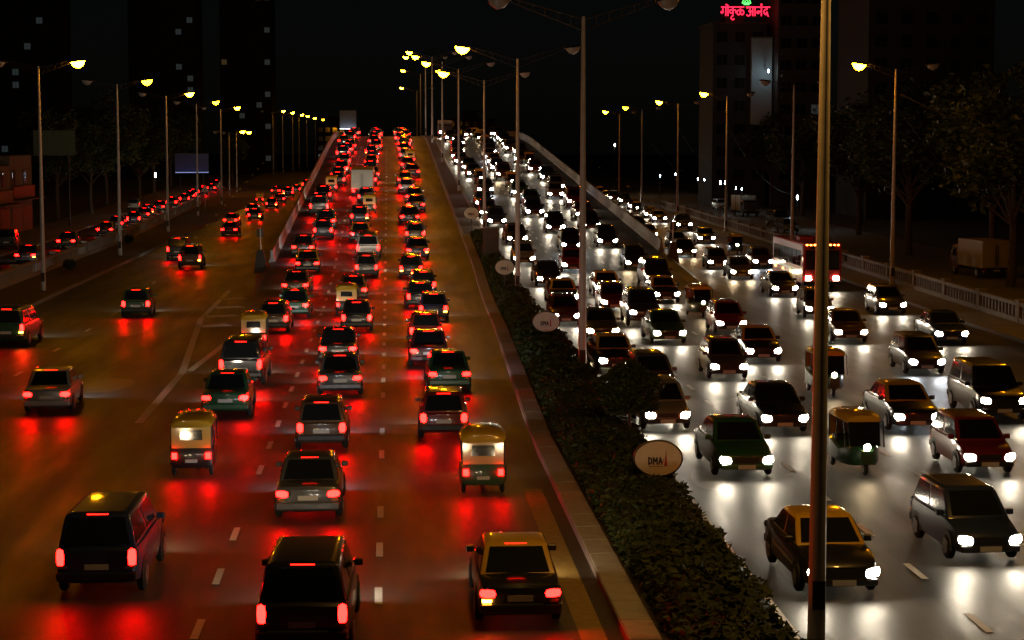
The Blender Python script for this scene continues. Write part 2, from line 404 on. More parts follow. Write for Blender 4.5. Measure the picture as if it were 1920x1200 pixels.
def street_lamp(kind, x, y, z, lit, label, rz=0, group='street lamps'):
    """lit: dict side -> material"""
    root = empty('street_lamp', (x,y,z), rz); tag(root, label, 'street lamp', group)
    d = LM[kind]
    link('pole', d['pole'], root); link('base_plate', d['base'], root); link('access_door', d['door'], root)
    for s in (-1, 1):
        link('arm', d['arm', s], root); hd = link('lamp_head', d['head', s], root)
        le = link('lens', d['lens', s], hd); m = lit.get(s)
        if m:
            le.material_slots[0].link = 'OBJECT'; le.material_slots[0].material = m
    return root
ordw = ['nearest','second','third','fourth','fifth','sixth','seventh','eighth','ninth','tenth','eleventh','twelfth','thirteenth','fourteenth','fifteenth','sixteenth',
        'seventeenth','eighteenth','nineteenth','twentieth','twenty-first','twenty-second','twenty-third','twenty-fourth','twenty-fifth','twenty-sixth','twenty-seventh',
        'twenty-eighth','twenty-ninth','thirtieth','thirty-first','thirty-second','thirty-third','thirty-fourth','thirty-fifth']
med = [(8.0,34.5,'tall',{-1:L_SODB,1:L_SODB}),(7.6,74,'tall',{}),(7.75,114,'tall',{-1:L_SOD}),(7.55,150,'mid',{-1:L_SOD}),(7.0,190,'mid',{-1:L_SOD}),
       (6.5,230,'mid',{-1:L_SOD}),(6.2,270,'mid',{-1:L_SOD}),(6.1,312,'mid',{-1:L_SOD}),(6.0,356,'mid',{-1:L_SOD,1:L_SODF}),(6.0,400,'mid',{-1:L_SOD})]
for i,(x,y,k,l) in enumerate(med):
    st = 'tall grey' if i == 0 else ('grey unlit' if i == 1 else 'lit')
    street_lamp(k, x, y, hgt(y)+.14, l, f'{st} double-arm lamp post in the median, {ordw[i]} from the camera')
lrow = [(-18.6,78,L_SOD),(-21.7,120,L_SOD),(-22.1,157,L_SODF),(-22.9,198,L_SOD),(-24.0,240,L_SODF),(-24.6,281,L_SOD)]
for i,(x,y,l) in enumerate(lrow):
    street_lamp('row', x, y, .13, {1:l}, f'lamp post on the left verge, {ordw[i]} from the camera')
rrow = [(32.6,84,L_SOD),(33.3,121,L_SOD),(34.2,156,None),(35.6,195,L_SOD),(36.8,236,L_SOD),(37.6,276,L_SODF),(39.2,316,L_SOD)]
for i,(x,y,l) in enumerate(rrow):
    street_lamp('row', x-.6, y, .14, ({-1:l,1:l} if y < 90 else {-1:l}) if l else {}, f'lamp post on the right footpath, {ordw[i]} from the camera')
for i,(px,y,l) in enumerate([(-27.5,330,L_SOD),(-28,352,L_SOD),(-26,430,L_SOD),(-25.2,455,L_SOD),(-24.6,490,L_SOD),(-24.4,520,L_SOD),(-24,560,L_SOD),(-23,600,L_SODF)]):
    street_lamp('low' if i < 2 else 'row', px, y, 0 if i<2 else 2, {1:l}, f'distant lit lamp post left of the flyover, {ordw[i]} from the camera')

# ------------------------------------------------------------------ balustrades
def balustrade(name, tab, y0, y1, label):
    root = empty(name, (lerp_tab(tab,y0), y0, .1)); tag(root, label, 'barrier'); off = Vector(root.location)
    Y = ys(y0, y1, 4)
    for nm, za, zb, w in (('top_rail', .88, 1.06, .17), ('bottom_rail', .0, .28, .19)):
        b = MB(); b.loft([[Vector((lerp_tab(tab,y)+a, y, .12+z))-off for a, z in ((-w,za),(w,za),(w,zb),(-w,zb))] for y in Y]); b.build(nm, conc, root, bevel=0)
    q = MB(); q.box(-.11,.11,-.12,.12,.27,.89); bm_ = q.mesh('baluster', conc, bevel=.02, seg=1)
    q = MB(); q.box(-.21,.21,-.22,.22,0,1.16); q.box(-.26,.26,-.27,.27,1.16,1.24); pm2 = q.mesh('pier', conc)
    y = y0; k = 0
    while y < y1:
        link('pier' if k % 12 == 0 else 'baluster', pm2 if k % 12 == 0 else bm_, root, Vector((lerp_tab(tab,y), y, .12))-off); y += .62; k += 1
balustrade('concrete_balustrade', LB, 112, 285, 'grey concrete balustrade along the left verge behind the lamp posts')
balustrade('roadside_balustrade', RR, 88, 265, 'grey concrete balustrade along the right footpath behind the lamp posts')

# ------------------------------------------------------------------ signs
red_p = mat('sign_red', (.35,.03,.025), .5); signw = mat('sign_cream', (.62,.54,.42), .45, noise=(4, (.54,.46,.35), .2)); ink = mat('sign_ink', (.03,.02,.025), .5)
def oval_sign(x, y, zc, w, h, label, yaw):
    root = empty('oval_sign', (x,y,hgt(y)+.14), R(yaw)); tag(root, label, 'sign', 'oval signs in the median hedge'); z = zc-.14
    b = MB(); b.tube([(0,.09,0),(0,.09,z-h*.46)], .045, 8); b.tube([(0,.09,z-h*.8),(-.2,.09,z-h*.42)], .02, 6); b.tube([(0,.09,z-h*.8),(.2,.09,z-h*.42)], .02, 6); b.build('post', darkm, root, smooth=60)
    n = 40; ring = lambda yy, k: [(math.cos(2*math.pi*i/n)*w/2*k, yy, z+math.sin(2*math.pi*i/n)*h/2*k) for i in range(n)]
    b = MB(); b.loft([ring(.16,1.0), ring(.15,1.05), ring(-.02,1.05), ring(-.03,1.0)]); b.build('casing', darkm, root)
    b = MB(); b.loft([ring(-.028,.99), ring(-.04,.97)], cap=True); f = b.build('face', signw, root)
    lt = MB(); hh = h*.19; y0 = -.047; x0 = -w*.20
    def bar(xa,za,xb,zb,t=.016*w):
        d = Vector((xb-xa,0,zb-za)); nn = Vector((-d.z,0,d.x)).normalized()*t; e = d.normalized()*t*.5
        A = Vector((xa,y0,z+za)); B = Vector((xb,y0,z+zb)); vs = [A-nn-e,A+nn-e,B+nn+e,B-nn+e]; lt.add(vs+[v+Vector((0,.005,0)) for v in vs], [(0,1,2,3),(4,7,6,5),(0,4,5,1),(1,5,6,2),(2,6,7,3),(3,7,4,0)])
    u = w*.075; zb = -h*.16
    bar(x0,zb,x0,zb+hh); bar(x0,zb+hh,x0+u*.8,zb+hh*.8); bar(x0+u*.8,zb+hh*.8,x0+u*.8,zb+hh*.2); bar(x0+u*.8,zb+hh*.2,x0,zb)
    x1 = x0+u*1.35; bar(x1,zb,x1,zb+hh); bar(x1,zb+hh,x1+u*.5,zb+hh*.4); bar(x1+u*.5,zb+hh*.4,x1+u,zb+hh); bar(x1+u,zb+hh,x1+u,zb)
    x2 = x1+u*1.45; bar(x2,zb,x2+u*.45,zb+hh); bar(x2+u*.45,zb+hh,x2+u*.9,zb); bar(x2+u*.2,zb+hh*.35,x2+u*.7,zb+hh*.35)
    bar(x0,zb-.045*h-hh*.1,x2+u*1.1,zb-.045*h-hh*.1,.005*w)
    lt.build('lettering', ink, f)
    lt2 = MB(); y1_ = -.048
    def tri(pts): lt2.add([(px, y1_, z+pz) for px,pz in pts]+[(px, y1_+.006, z+pz) for px,pz in pts], [(0,1,2),(5,4,3),(0,3,4,1),(1,4,5,2),(2,5,3,0)])
    tri([(w*.125,zb-h*.06),(w*.19,zb-h*.06),(w*.165,zb+h*.42)]); tri([(w*.055,zb),(w*.085,zb),(w*.145,zb+h*.24)])
    lt2.build('emblem', red_p, f)
oval_sign(7.0, 48.6, 1.22, 1.24, .92, 'cream oval sign with dark letters and red spike, nearest the camera in the hedge', -4)
oval_sign(7.05, 84.6, 1.38, 1.2, .9, 'cream oval sign second from the camera, in the hedge left of a lamp post', -3)
oval_sign(7.0, 114.5, 1.75, 1.15, .9, 'cream oval sign third from the camera, beside the dark cabinet in the median', -3)
oval_sign(6.6, 151.5, 1.7, 1.2, .95, 'cream oval sign farthest from the camera, half hidden by the dark cabinet', -3)
b0 = empty('control_cabinet', (7.15,133,hgt(133)+.14)); tag(b0, 'dark brown upright cabinet in the median next to a lamp post', 'cabinet')
cabm = mat('cabinet_paint', (.045,.03,.022), .6, noise=(3,(.07,.05,.035),.2))
q = MB(); q.box(-.55,.55,-.25,.25,.25,2.25); q.build('body', cabm, b0, bevel=.02, seg=1)
q = MB(); q.box(-.6,.6,-.3,.3,2.25,2.33); q.build('roof', cabm, b0); q = MB(); q.box(-.5,.5,-.2,.2,0,.25); q.build('plinth', conc_d, b0)
for s in (-1,1):
    q = MB(); q.box(s*.27-.25,s*.27+.25,-.275,-.25,.32,2.18); dr = q.build('door', cabm, b0); q = MB(); q.box(s*.06-.015,s*.06+.015,-.30,-.275,1.1,1.3); q.build('handle', darkm, dr)
def warning(x,y,label,turn=R(2),sc=1):
    root = empty('warning_sign', (x,y,.13), turn); tag(root, label, 'road sign', 'triangular warning signs')
    q = MB(); q.tube([(0,.05,0),(0,.05,3.1*sc)], .04, 8); q.build('post', steel, root, smooth=60)
    def tr(r, yy0, yy1, m, nm, par):
        p = [(math.cos(a)*r, math.sin(a)*r+2.75*sc) for a in (R(90),R(210),R(330))]; q = MB(); q.loft([[(a,yy0,c_) for a,c_ in p],[(a,yy1,c_) for a,c_ in p]]); return q.build(nm, m, par)
    t = tr(.78,0,.02,red_p,'border',root); tr(.56,-.008,-.001,signw,'panel',root)
    q = MB(); q.box(-.05,.05,-.014,-.009,2.62,2.95); q.box(-.13,.13,-.0135,-.0095,2.55,2.62); q.build('symbol', ink, root)
warning(-25.2,262,'red and cream triangular warning sign on the left verge, the nearer one'); warning(-25.3,286,'red and cream triangular warning sign on the left verge, the farther one')
# gore noses
def nose(x,y,label,flare):
    root = empty('gore_marker', (x,y,hgt(y) if abs(x)<9 else 0)); tag(root, label, 'marker post', 'marker posts at the flyover ends')
    root.location.z = hgt(y)*.35
    q = MB(); q.loft([[(-.45,-.4,0),(.45,-.4,0),(.45,.4,0),(-.45,.4,0)],[(-.34,-.3,.9),(.34,-.3,.9),(.34,.3,.9),(-.34,.3,.9)],[(-.2,-.2,1.6),(.2,-.2,1.6),(.2,.2,1.6),(-.2,.2,1.6)]]); q.build('base', darkm, root)
    q = MB(); q.tube([(0,0,1.55),(0,0,3.1)], .05, 8); q.build('pole', steel, root, smooth=60)
    q = MB(); q.box(-.22,.22,-.03,.03,2.5,3.1); q.build('plate', darkm, root)
nose(-9.0,133,'dark marker post where the left service road leaves the flyover',0); nose(21.0,139,'dark marker post at the right end of the flyover parapet',1)

# ------------------------------------------------------------------ vehicles
def car_parts(L, w, zb, zt, H, base, roof, hood, kind):
    """list of (name, mesh, parent-index, location). forward = +Y"""
    P = []
    def add(name, me, par=None, loc=(0,0,0)): P.append((name, me, par, loc)); return len(P)-1
    y0, y1 = -L/2, L/2
    if kind == 'sedan': st = [(0,.80,.16,-.16),(.015,.90,.09,-.06),(.06,.96,.03,-.01),(.16,.985,0,0),(.3,1,0,0),(.62,1,0,0),(.72,.985,0,-.02),(.86,.955,.02,-.12),(.955,.90,.06,-.2),(.99,.80,.12,-.30),(1,.7,.18,-.36)]
    else: st = [(0,.82,.14,-.10),(.015,.91,.07,-.04),(.06,.965,.03,0),(.16,.99,0,0),(.3,1,0,0),(.64,1,0,0),(.74,.985,0,-.02),(.87,.95,.02,-.13),(.955,.90,.06,-.22),(.99,.80,.12,-.32),(1,.7,.18,-.38)]
    rings = []
    for f, kw, db, dt in st:
        y = y0+L*f; ww = w*kw; a = zb+db; t = zt+dt*hood
        half = [(.84*ww,a),(.97*ww,a+.07),(ww,a+.35*(t-a)),(.992*ww,a+.68*(t-a)),(.95*ww,t-.035),(.86*ww,t)]
        rings.append([(x,y,z) for x,z in half]+[(0,y,t+.02)]+[(-x,y,z) for x,z in half[::-1]])
    b = MB(); b.loft(rings); add('body', b.mesh('body', MATS_PAINT, smooth=38))
    # cabin
    cw, rw = .90*w, .74*w; (ba, bb), (ra, rb) = base, roof
    c0 = [(-cw,ba,zt-.03),(cw,ba,zt-.03),(cw,bb,zt-.03),(-cw,bb,zt-.03)]; c1 = [(-rw,ra,H-.03),(rw,ra,H-.03),(rw,rb,H-.03),(-rw,rb,H-.03)]
    c2 = [(-rw*.8,ra+.12,H+.01),(rw*.8,ra+.12,H+.01),(rw*.8,rb-.15,H+.01),(-rw*.8,rb-.15,H+.01)]
    b = MB(); b.loft([c0,c1,c2]); add('roof', b.mesh('roof', MATS_PAINT, smooth=40, bevel=.035, seg=2))
    def pane(name, A, B, C, D, ins=.07, insv=.1):
        A,B,C,D = map(Vector,(A,B,C,D)); n = (B-A).cross(D-A).normalized()*.014
        f = lambda u,v: A*(1-u)*(1-v)+B*u*(1-v)+C*u*v+D*(1-u)*v
        q = [f(ins,insv),f(1-ins,insv),f(1-ins*1.2,1-insv),f(ins*1.2,1-insv)]
        m = MB(); m.loft([[p-n*.3 for p in q],[p+n for p in q]]); add(name, m.mesh(name, glassm))
    pane('rear_window', c0[0],c0[1],c1[1],c1[0]); pane('windscreen', c0[2],c0[3],c1[3],c1[2])
    mb, mr = ba+(bb-ba)*.50, ra+(rb-ra)*.46
    for s in (1,-1):
        k = [(s*cw,ba,zt-.03),(s*cw,mb,zt-.03),(s*rw,mr,H-.03),(s*rw,ra,H-.03)]; k2 = [(s*cw,mb,zt-.03),(s*cw,bb,zt-.03),(s*rw,rb,H-.03),(s*rw,mr,H-.03)]
        for kk in (k,k2):
            if s < 0: kk = [kk[1],kk[0],kk[3],kk[2]]
            pane('side_window', *kk, ins=.06, insv=.12)
    # wheels
    r = .30 if kind != 'suv' else .35
    bw = MB(); n = 18; wid = .19
    pr = [(0,r*.66),(.02,r*.9),(.045,r),(wid-.045,r),(wid-.02,r*.9),(wid,r*.66)]
    bw.loft([[(a-wid/2, math.cos(2*math.pi*i/n)*rr, math.sin(2*math.pi*i/n)*rr) for i in range(n)] for a,rr in pr]); tyre = bw.mesh('wheel', tyrem, smooth=40)
    br = MB(); n2 = 15; br.loft([[(sx, math.cos(2*math.pi*i/n2)*r*(.64 if i % 3 else .5), math.sin(2*math.pi*i/n2)*r*(.64 if i % 3 else .5)) for i in range(n2)] for sx in (-.103,.103)]); rim = br.mesh('rim', rimm)
    ba_ = MB(); n3 = 16; ba_.loft([[(sx, math.cos(math.pi*i/n3)*(r+.075), max(0,math.sin(math.pi*i/n3)*(r+.075))) for i in range(n3+1)]+[(sx,-(r+.075),-.05),(sx,r+.075,-.05)] for sx in (-.008,.008)]); arch = ba_.mesh('wheel_arch', blackp)
    for yy in (y0+L*.19, y1-L*.19):
        for s in (-1,1):
            add('wheel_arch', arch, None, (s*(w*.985), yy, r)); i = add('wheel', tyre, None, (s*(w-.075), yy, r)); add('rim', rim, i)
    # lamps
    def lamp(name, cx, cz, ww, hh, ysurf, m, d, sk=0):
        q = MB(); N = 8; pts = []
        for i in range(N):
            a = 2*math.pi*i/N; ca, sa = math.cos(a), math.sin(a)
            px = math.copysign(abs(ca)**.6, ca)*ww/2; pz = math.copysign(abs(sa)**.6, sa)*hh/2; pts.append((cx+px, cz+pz+px*sk))
        ys_ = [ysurf+ (abs(x)-abs(cx))*-.28*d for x,_ in pts]
        q.loft([[(x, yy-d*.10, z) for (x,z),yy in zip(pts,ys_)],[(x, yy, z) for (x,z),yy in zip(pts,ys_)]]); me = q.mesh(name, m); me.materials.append(chrome)
        for p in me.polygons: p.material_index = 0 if p.normal.y*d > .5 else 1
        return add(name, me)
    for s in (-1,1):
        if kind == 'sedan': lamp('tail_light', s*w*.76, zt-.20, .32, .17, y0-.035, L_RED, -1)
        elif kind == 'suv': lamp('tail_light', s*w*.83, zt-.20, .17, .38, y0-.03, L_RED, -1)
        else: lamp('tail_light', s*w*.81, zt-.18, .20, .30, y0-.03, L_RED, -1)
        lamp('headlight', s*w*.72, zb+.36+(.14 if kind=='suv' else 0), .33, .21, y1+.012, L_WHT, 1, s*.12)
        q = MB(); q.box(s*w*.78-.09,s*w*.78+.09,y0-.045,y0+.06,zt-.43 if kind=='suv' else zt-.38,zt-.37 if kind=='suv' else zt-.33); im = q.mesh('indicator', L_AMB); im['side'] = s; add('indicator', im)
        q = MB(); q.box(s*(w+.02)-.09,s*(w+.02)+.09,bb-.38,bb-.25,zt+.0,zt+.13); add('mirror', q.mesh('mirror', MATS_PAINT, bevel=.02, seg=1))
    q = MB(); q.box(-w*.93,w*.93,y0-.06,y0+.10,zb+.12,zb+.32); add('bumper', q.mesh('bumper', blackp if kind!='sedan' else MATS_PAINT, bevel=.04, seg=2))
    q = MB(); q.box(-w*.86,w*.86,y1-.14,y1+.05,zb+.08,zb+.24); add('bumper', q.mesh('bumper', blackp if kind!='sedan' else MATS_PAINT, bevel=.04, seg=2))
    q = MB(); q.box(-w*.42,w*.42,y1-.10,y1+.012,zb+.27,zb+.42); add('grille', q.mesh('grille', blackp))
    q = MB(); q.box(-.25,.25,y0-.012,y0+.02,zb+.36,zb+.48); add('number_plate', q.mesh('number_plate', platem))
    q = MB(); q.box(-.25,.25,y1+.05,y1+.06,zb+.1,zb+.22); add('number_plate', q.mesh('number_plate', platem))
    q = MB(); q.box(-.22,.22,ra+.005,ra+.05,H-.055,H-.025); add('brake_light', q.mesh('brake_light', L_REDD))
    return P
MATS_PAINT = mat('car_paint', (.3,.3,.3), .35, coat=1)
def paint(name, col, metal=0): return mat('paint_'+name, col, .38, metal=metal, coat=1, noise=(.8, tuple(min(1,x*1.08+.004) for x in col), .3))
PAINTS = {'white': paint('white',(.60,.59,.56)), 'silver': paint('silver',(.38,.38,.38),.5), 'grey': paint('grey',(.12,.12,.125),.4), 'black': paint('black',(.012,.012,.013)),
          'dark red': paint('dark_red',(.18,.012,.012)), 'dark blue': paint('dark_blue',(.02,.035,.11)), 'maroon': paint('maroon',(.09,.012,.02)), 'beige': paint('beige',(.40,.33,.22),.3),
          'yellow': paint('yellow',(.55,.33,.02)), 'red': paint('red',(.42,.02,.015)), 'green': paint('green',(.02,.09,.04)), 'brown': paint('brown',(.10,.055,.03))}
PROTO = {'hatchback': car_parts(3.65,.80,.20,.92,1.50,(-1.76,1.02),(-1.48,.28),.9,'hatch'),
         'sedan': car_parts(4.35,.84,.20,.93,1.44,(-1.42,1.05),(-.78,.30),.75,'sedan'),
         'jeep': car_parts(4.5,.89,.27,1.10,1.78,(-2.14,1.15),(-1.98,.52),.8,'suv')}
def wheel_parts(P, r, wid, spots):
    bw = MB(); n = 18; pr = [(0,r*.62),(.02,r*.92),(.05,r),(wid-.05,r),(wid-.02,r*.92),(wid,r*.62)]
    bw.loft([[(a-wid/2, math.cos(2*math.pi*i/n)*rr, math.sin(2*math.pi*i/n)*rr) for i in range(n)] for a,rr in pr]); tyre = bw.mesh('wheel', tyrem, smooth=40)
    br = MB(); br.loft([[(sx, math.cos(2*math.pi*i/12)*r*.55, math.sin(2*math.pi*i/12)*r*.55) for i in range(12)] for sx in (-wid/2-.008,wid/2+.008)]); rim = br.mesh('rim', rimm)
    for (x,y) in spots: P.append(('wheel',tyre,None,(x,y,r))); P.append(('rim',rim,len(P)-1,(0,0,0)))
def boxp(P, name, m, x0,x1,y0,y1,z0,z1, bevel=0, par=None, seg=2):
    q = MB(); q.box(x0,x1,y0,y1,z0,z1)
    if m in (L_RED,L_REDD,L_AMB,L_WHT): bevel = 0
    P.append((name, q.mesh(name, m, bevel=bevel, seg=seg), par, (0,0,0))); return len(P)-1
def rick():
    P = []; w = .62
    ye = PAINTS['yellow']
    st = [(-1.25,.50,.32,.72),(-1.2,.58,.28,.86),(-.9,.64,.25,.92),(-.2,.64,.24,.80),(.2,.60,.24,.72),(.7,.46,.26,.80),(1.05,.30,.30,.86),(1.22,.18,.36,.74)]
    b = MB(); b.loft([[(.85*x,y,a),(x,y,a+.1),(x,y,t-.06),(.9*x,y,t),(-.9*x,y,t),(-x,y,t-.06),(-x,y,a+.1),(-.85*x,y,a)] for y,x,a,t in st]); P.append(('body', b.mesh('body', MATS_PAINT, smooth=40), None, (0,0,0)))
    b = MB(); b.loft([[(-x,y,z),(-.8*x,y,z+.13),(-.4*x,y,z+.18),(.4*x,y,z+.18),(.8*x,y,z+.13),(x,y,z),(x*.96,y,z-.03),(-x*.96,y,z-.03)] for y,x,z in ((-1.2,.55,1.45),(-1.1,.61,1.52),(-.2,.63,1.56),(.5,.58,1.55),(.72,.48,1.5))]); P.append(('canopy', b.mesh('canopy', ye, smooth=50), None, (0,0,0)))
    b = MB(); b.loft([[(-.55,-1.215,.85),(.55,-1.215,.85),(.55,-1.19,1.47),(-.55,-1.19,1.47)],[(-.55,-1.19,.85),(.55,-1.19,.85),(.55,-1.165,1.47),(-.55,-1.165,1.47)]]); P.append(('back_panel', b.mesh('back_panel', ye), None, (0,0,0)))
    b = MB(); b.loft([[(-.32,-1.23,1.08),(.32,-1.23,1.08),(.3,-1.215,1.36),(-.3,-1.215,1.36)],[(-.32,-1.21,1.08),(.32,-1.21,1.08),(.3,-1.20,1.36),(-.3,-1.20,1.36)]]); P.append(('rear_window', b.mesh('rear_window', glassm), None, (0,0,0)))
    b = MB(); b.loft([[(-.44,.93,.84),(.44,.93,.84),(.46,.70,1.5),(-.46,.70,1.5)],[(-.44,.96,.84),(.44,.96,.84),(.46,.73,1.5),(-.46,.73,1.5)]]); P.append(('windscreen', b.mesh('windscreen', glassm), None, (0,0,0)))
    for s in (-1,1):
        for (y0,y1) in ((-1.1,-1.1),(-.15,-.15),(.68,.9)):
            b = MB(); b.tube([(s*.56,y1,.8),(s*.57,y0,1.52)], .02, 6); P.append(('pillar', b.mesh('pillar', blackp), None, (0,0,0)))
        boxp(P,'tail_light',L_RED,s*.47-.07,s*.47+.07,-1.275,-1.22,.55,.72,.015)
    boxp(P,'seat',blackp,-.55,.55,-.95,-.4,.70,.95,.04); boxp(P,'seat',blackp,-.25,.25,-.05,.25,.70,.86,.03)
    boxp(P,'number_plate',platem,-.17,.17,-1.27,-1.245,.44,.53)
    q = MB(); N=12; q.loft([[(math.cos(2*math.pi*i/N)*.10*k, yy, .84+math.sin(2*math.pi*i/N)*.10*k) for i in range(N)] for yy,k in ((1.08,.9),(1.2,1),(1.23,.7))]); hm_ = q.mesh('headlight', L_WHW); hm_.materials.append(chrome)
    for p in hm_.polygons: p.material_index = 0 if p.normal.y > .5 else 1
    P.append(('headlight', hm_, None, (0,0,0)))
    wheel_parts(P,.21,.12,((-.52,-.8),(.52,-.8),(0,1.0))); return P
def bus():
    P = []; w=1.25; L=10.6; y0,y1=-L/2,L/2
    boxp(P,'body',MATS_PAINT,-w,w,y0,y1,.42,3.05,.14,seg=3)
    boxp(P,'roof_hatch',MATS_PAINT,-.45,.45,-1.2,.2,3.03,3.16,.04); boxp(P,'stripe',PAINTS['white'],-w-.006,w+.006,y0+.2,y1-.2,1.18,1.32)
    for s in (-1,1):
        x = s*(w+.004)
        for k in range(7): boxp(P,'side_window',glassm,x-.012,x+.012,y0+.5+k*1.35,y0+1.72+k*1.35,1.55,2.55)
        boxp(P,'tail_light',L_RED,s*.98-.13,s*.98+.13,y0-.025,y0+.02,.86,1.2,.02); boxp(P,'tail_light',L_REDD,s*.98-.1,s*.98+.1,y0-.025,y0+.02,2.72,2.85,.02)
        boxp(P,'indicator',L_AMB,s*.98-.10,s*.98+.10,y0-.02,y0+.02,1.26,1.38,.015); boxp(P,'headlight',L_WHT,s*.88-.17,s*.88+.17,y1-.02,y1+.03,.72,.95,.03)
        for k in range(4): boxp(P,'marker_lamp',L_AMB,s*.25*(1+k)-.05,s*.25*(1+k)+.05,y1-.02,y1+.02,2.9,2.97,.01)
        for k in range(4): boxp(P,'side_marker',L_AMB,x-.02,x+.02,y0+1.2+k*2.6,y0+1.35+k*2.6,1.0,1.08,.008)
        boxp(P,'mirror',blackp,s*1.48-.1,s*1.48+.1,y1-.05,y1+.08,1.9,2.3,.03); boxp(P,'bracket',blackp,min(s*1.2,s*1.42),max(s*1.2,s*1.42),y1-.02,y1+.03,2.25,2.3)
    boxp(P,'rear_window',glassm,-.95,.95,y0-.012,y0+.02,1.75,2.55); boxp(P,'windscreen',glassm,-1.08,1.08,y1-.02,y1+.012,1.35,2.6)
    boxp(P,'destination_board',blackp,-.8,.8,y1-.02,y1+.014,2.66,2.88); boxp(P,'bumper',blackp,-w*.97,w*.97,y0-.1,y0+.1,.4,.66,.04); boxp(P,'bumper',blackp,-w*.97,w*.97,y1-.1,y1+.1,.4,.66,.04)
    boxp(P,'number_plate',platem,-.25,.25,y0-.035,y0+.02,.82,.98); boxp(P,'door',glassm,-w-.02,-w+.01,y1-1.5,y1-.6,.5,2.5)
    wheel_parts(P,.48,.28,((-1.1,y0+2.2),(1.1,y0+2.2),(-1.1,y1-2.4),(1.1,y1-2.4))); return P
def truck():
    P = []; w=1.05
    b = MB(); b.loft([[(-w*.95,y,z0),(w*.95,y,z0),(w*.95,y,z1),(w*.88,y,z1+.12),(-w*.88,y,z1+.12),(-w*.95,y,z1)] for y,z0,z1 in ((1.35,.5,2.05),(1.6,.5,2.1),(2.35,.5,2.0),(2.7,.5,1.35),(2.85,.55,1.1))]); P.append(('cab',b.mesh('cab',MATS_PAINT,smooth=35),None,(0,0,0)))
    boxp(P,'chassis',blackp,-.5,.5,-2.9,2.4,.48,.66); boxp(P,'cargo_box',mat('cargo_cream',(.42,.36,.26),.6,noise=(1.2,(.34,.29,.2),.25)),-w,w,-3.0,1.25,.75,2.65,.03)
    for s in (-1,1):
        d = boxp(P,'cargo_door',mat('cargo_cream',(0,0,0)),s*.51-.48,s*.51+.48,-3.03,-2.995,.82,2.58); boxp(P,'latch',darkm,s*.08-.02,s*.08+.02,-3.07,-3.03,1.0,2.3,0,d)
        boxp(P,'tail_light',L_RED,s*.86-.12,s*.86+.12,-3.06,-2.9,.52,.68,.015); boxp(P,'headlight',L_WHT,s*.76-.14,s*.76+.14,2.82,2.89,.78,.98,.03)
        boxp(P,'side_window',glassm,s*w*.957-.012,s*w*.957+.012,1.55,2.25,1.35,1.95); boxp(P,'mirror',blackp,s*1.2-.08,s*1.2+.08,2.3,2.4,1.5,1.85,.02)
        boxp(P,'bracket',blackp,min(s*.98,s*1.18),max(s*.98,s*1.18),2.33,2.37,1.75,1.79)
    b = MB(); b.loft([[(-.9,2.40,1.99),(.9,2.40,1.99),(.92,2.70,1.38),(-.92,2.70,1.38)],[(-.9,2.42,2.0),(.9,2.42,2.0),(.92,2.72,1.39),(-.92,2.72,1.39)]]); P.append(('windscreen',b.mesh('windscreen',glassm),None,(0,0,0)))
    boxp(P,'bumper',blackp,-w*.95,w*.95,2.8,2.95,.45,.7,.03); boxp(P,'bumper',blackp,-w*.9,w*.9,-3.05,-2.93,.35,.46,.02); boxp(P,'number_plate',platem,-.25,.25,-3.075,-3.05,.54,.66)
    wheel_parts(P,.38,.24,((-.88,-1.9),(.88,-1.9),(-.88,2.0),(.88,2.0))); return P
PROTO['auto rickshaw'] = rick(); PROTO['bus'] = bus(); PROTO['box truck'] = truck()
LEN = {'hatchback':3.7,'sedan':4.4,'jeep':4.5,'auto rickshaw':2.6,'bus':10.7,'box truck':6.0}
CATN = {'hatchback':'car','sedan':'car','jeep':'car','auto rickshaw':'rickshaw','bus':'bus','box truck':'truck'}
L_AMB_OFF = mat('amber_lamp_unlit',(.35,.12,.01),.25); L_RED_OFF = mat('tail_lamp_unlit',(.20,.01,.01),.25); L_WHT_OFF = mat('head_lamp_unlit',(.45,.45,.45),.15,coat=1)
def vehicle(kind, x, y, rz, col, label, group, lit=True, head=None, z=None, roofcol=None, blink=0, brake=True):
    nm = {'hatchback':'hatchback_car','sedan':'sedan_car','jeep':'utility_car','auto rickshaw':'auto_rickshaw','bus':'city_bus','box truck':'box_truck'}[kind]
    zz = hgt(y)+.012 if z is None else z; s = math.atan(slope(y)) if z is None else 0
    root = empty(nm, (x,y,zz), rz, s if abs(rz) < 1.6 else -s); tag(root, label, CATN[kind], group); objs = []
    for name, me, par, loc in PROTO[kind]:
        o = link(name, me, objs[par] if par is not None else root, loc); objs.append(o)
        m = me.materials[0]; new = None
        if m is MATS_PAINT: new = PAINTS[roofcol if (roofcol and name == 'roof') else col]
        elif name == 'indicator' and kind in ('hatchback','sedan','jeep') and blink*me['side'] <= 0: new = L_AMB_OFF
        elif lit and not brake and m is L_RED: new = L_REDR
        elif lit and not brake and m is L_REDD and name == 'brake_light': new = L_RED_OFF
        elif not lit and m in (L_RED,L_REDD): new = L_RED_OFF
        elif not lit and m in (L_WHT,L_WHW,L_AMB): new = L_WHT_OFF
        elif head and m is L_WHT: new = head
        if new: o.material_slots[0].link = 'OBJECT'; o.material_slots[0].material = new
    return root
rnd = random.Random(77)
COLS = ['silver','grey','black','black','dark red','dark blue','maroon','grey','black','brown','dark blue','black','green']
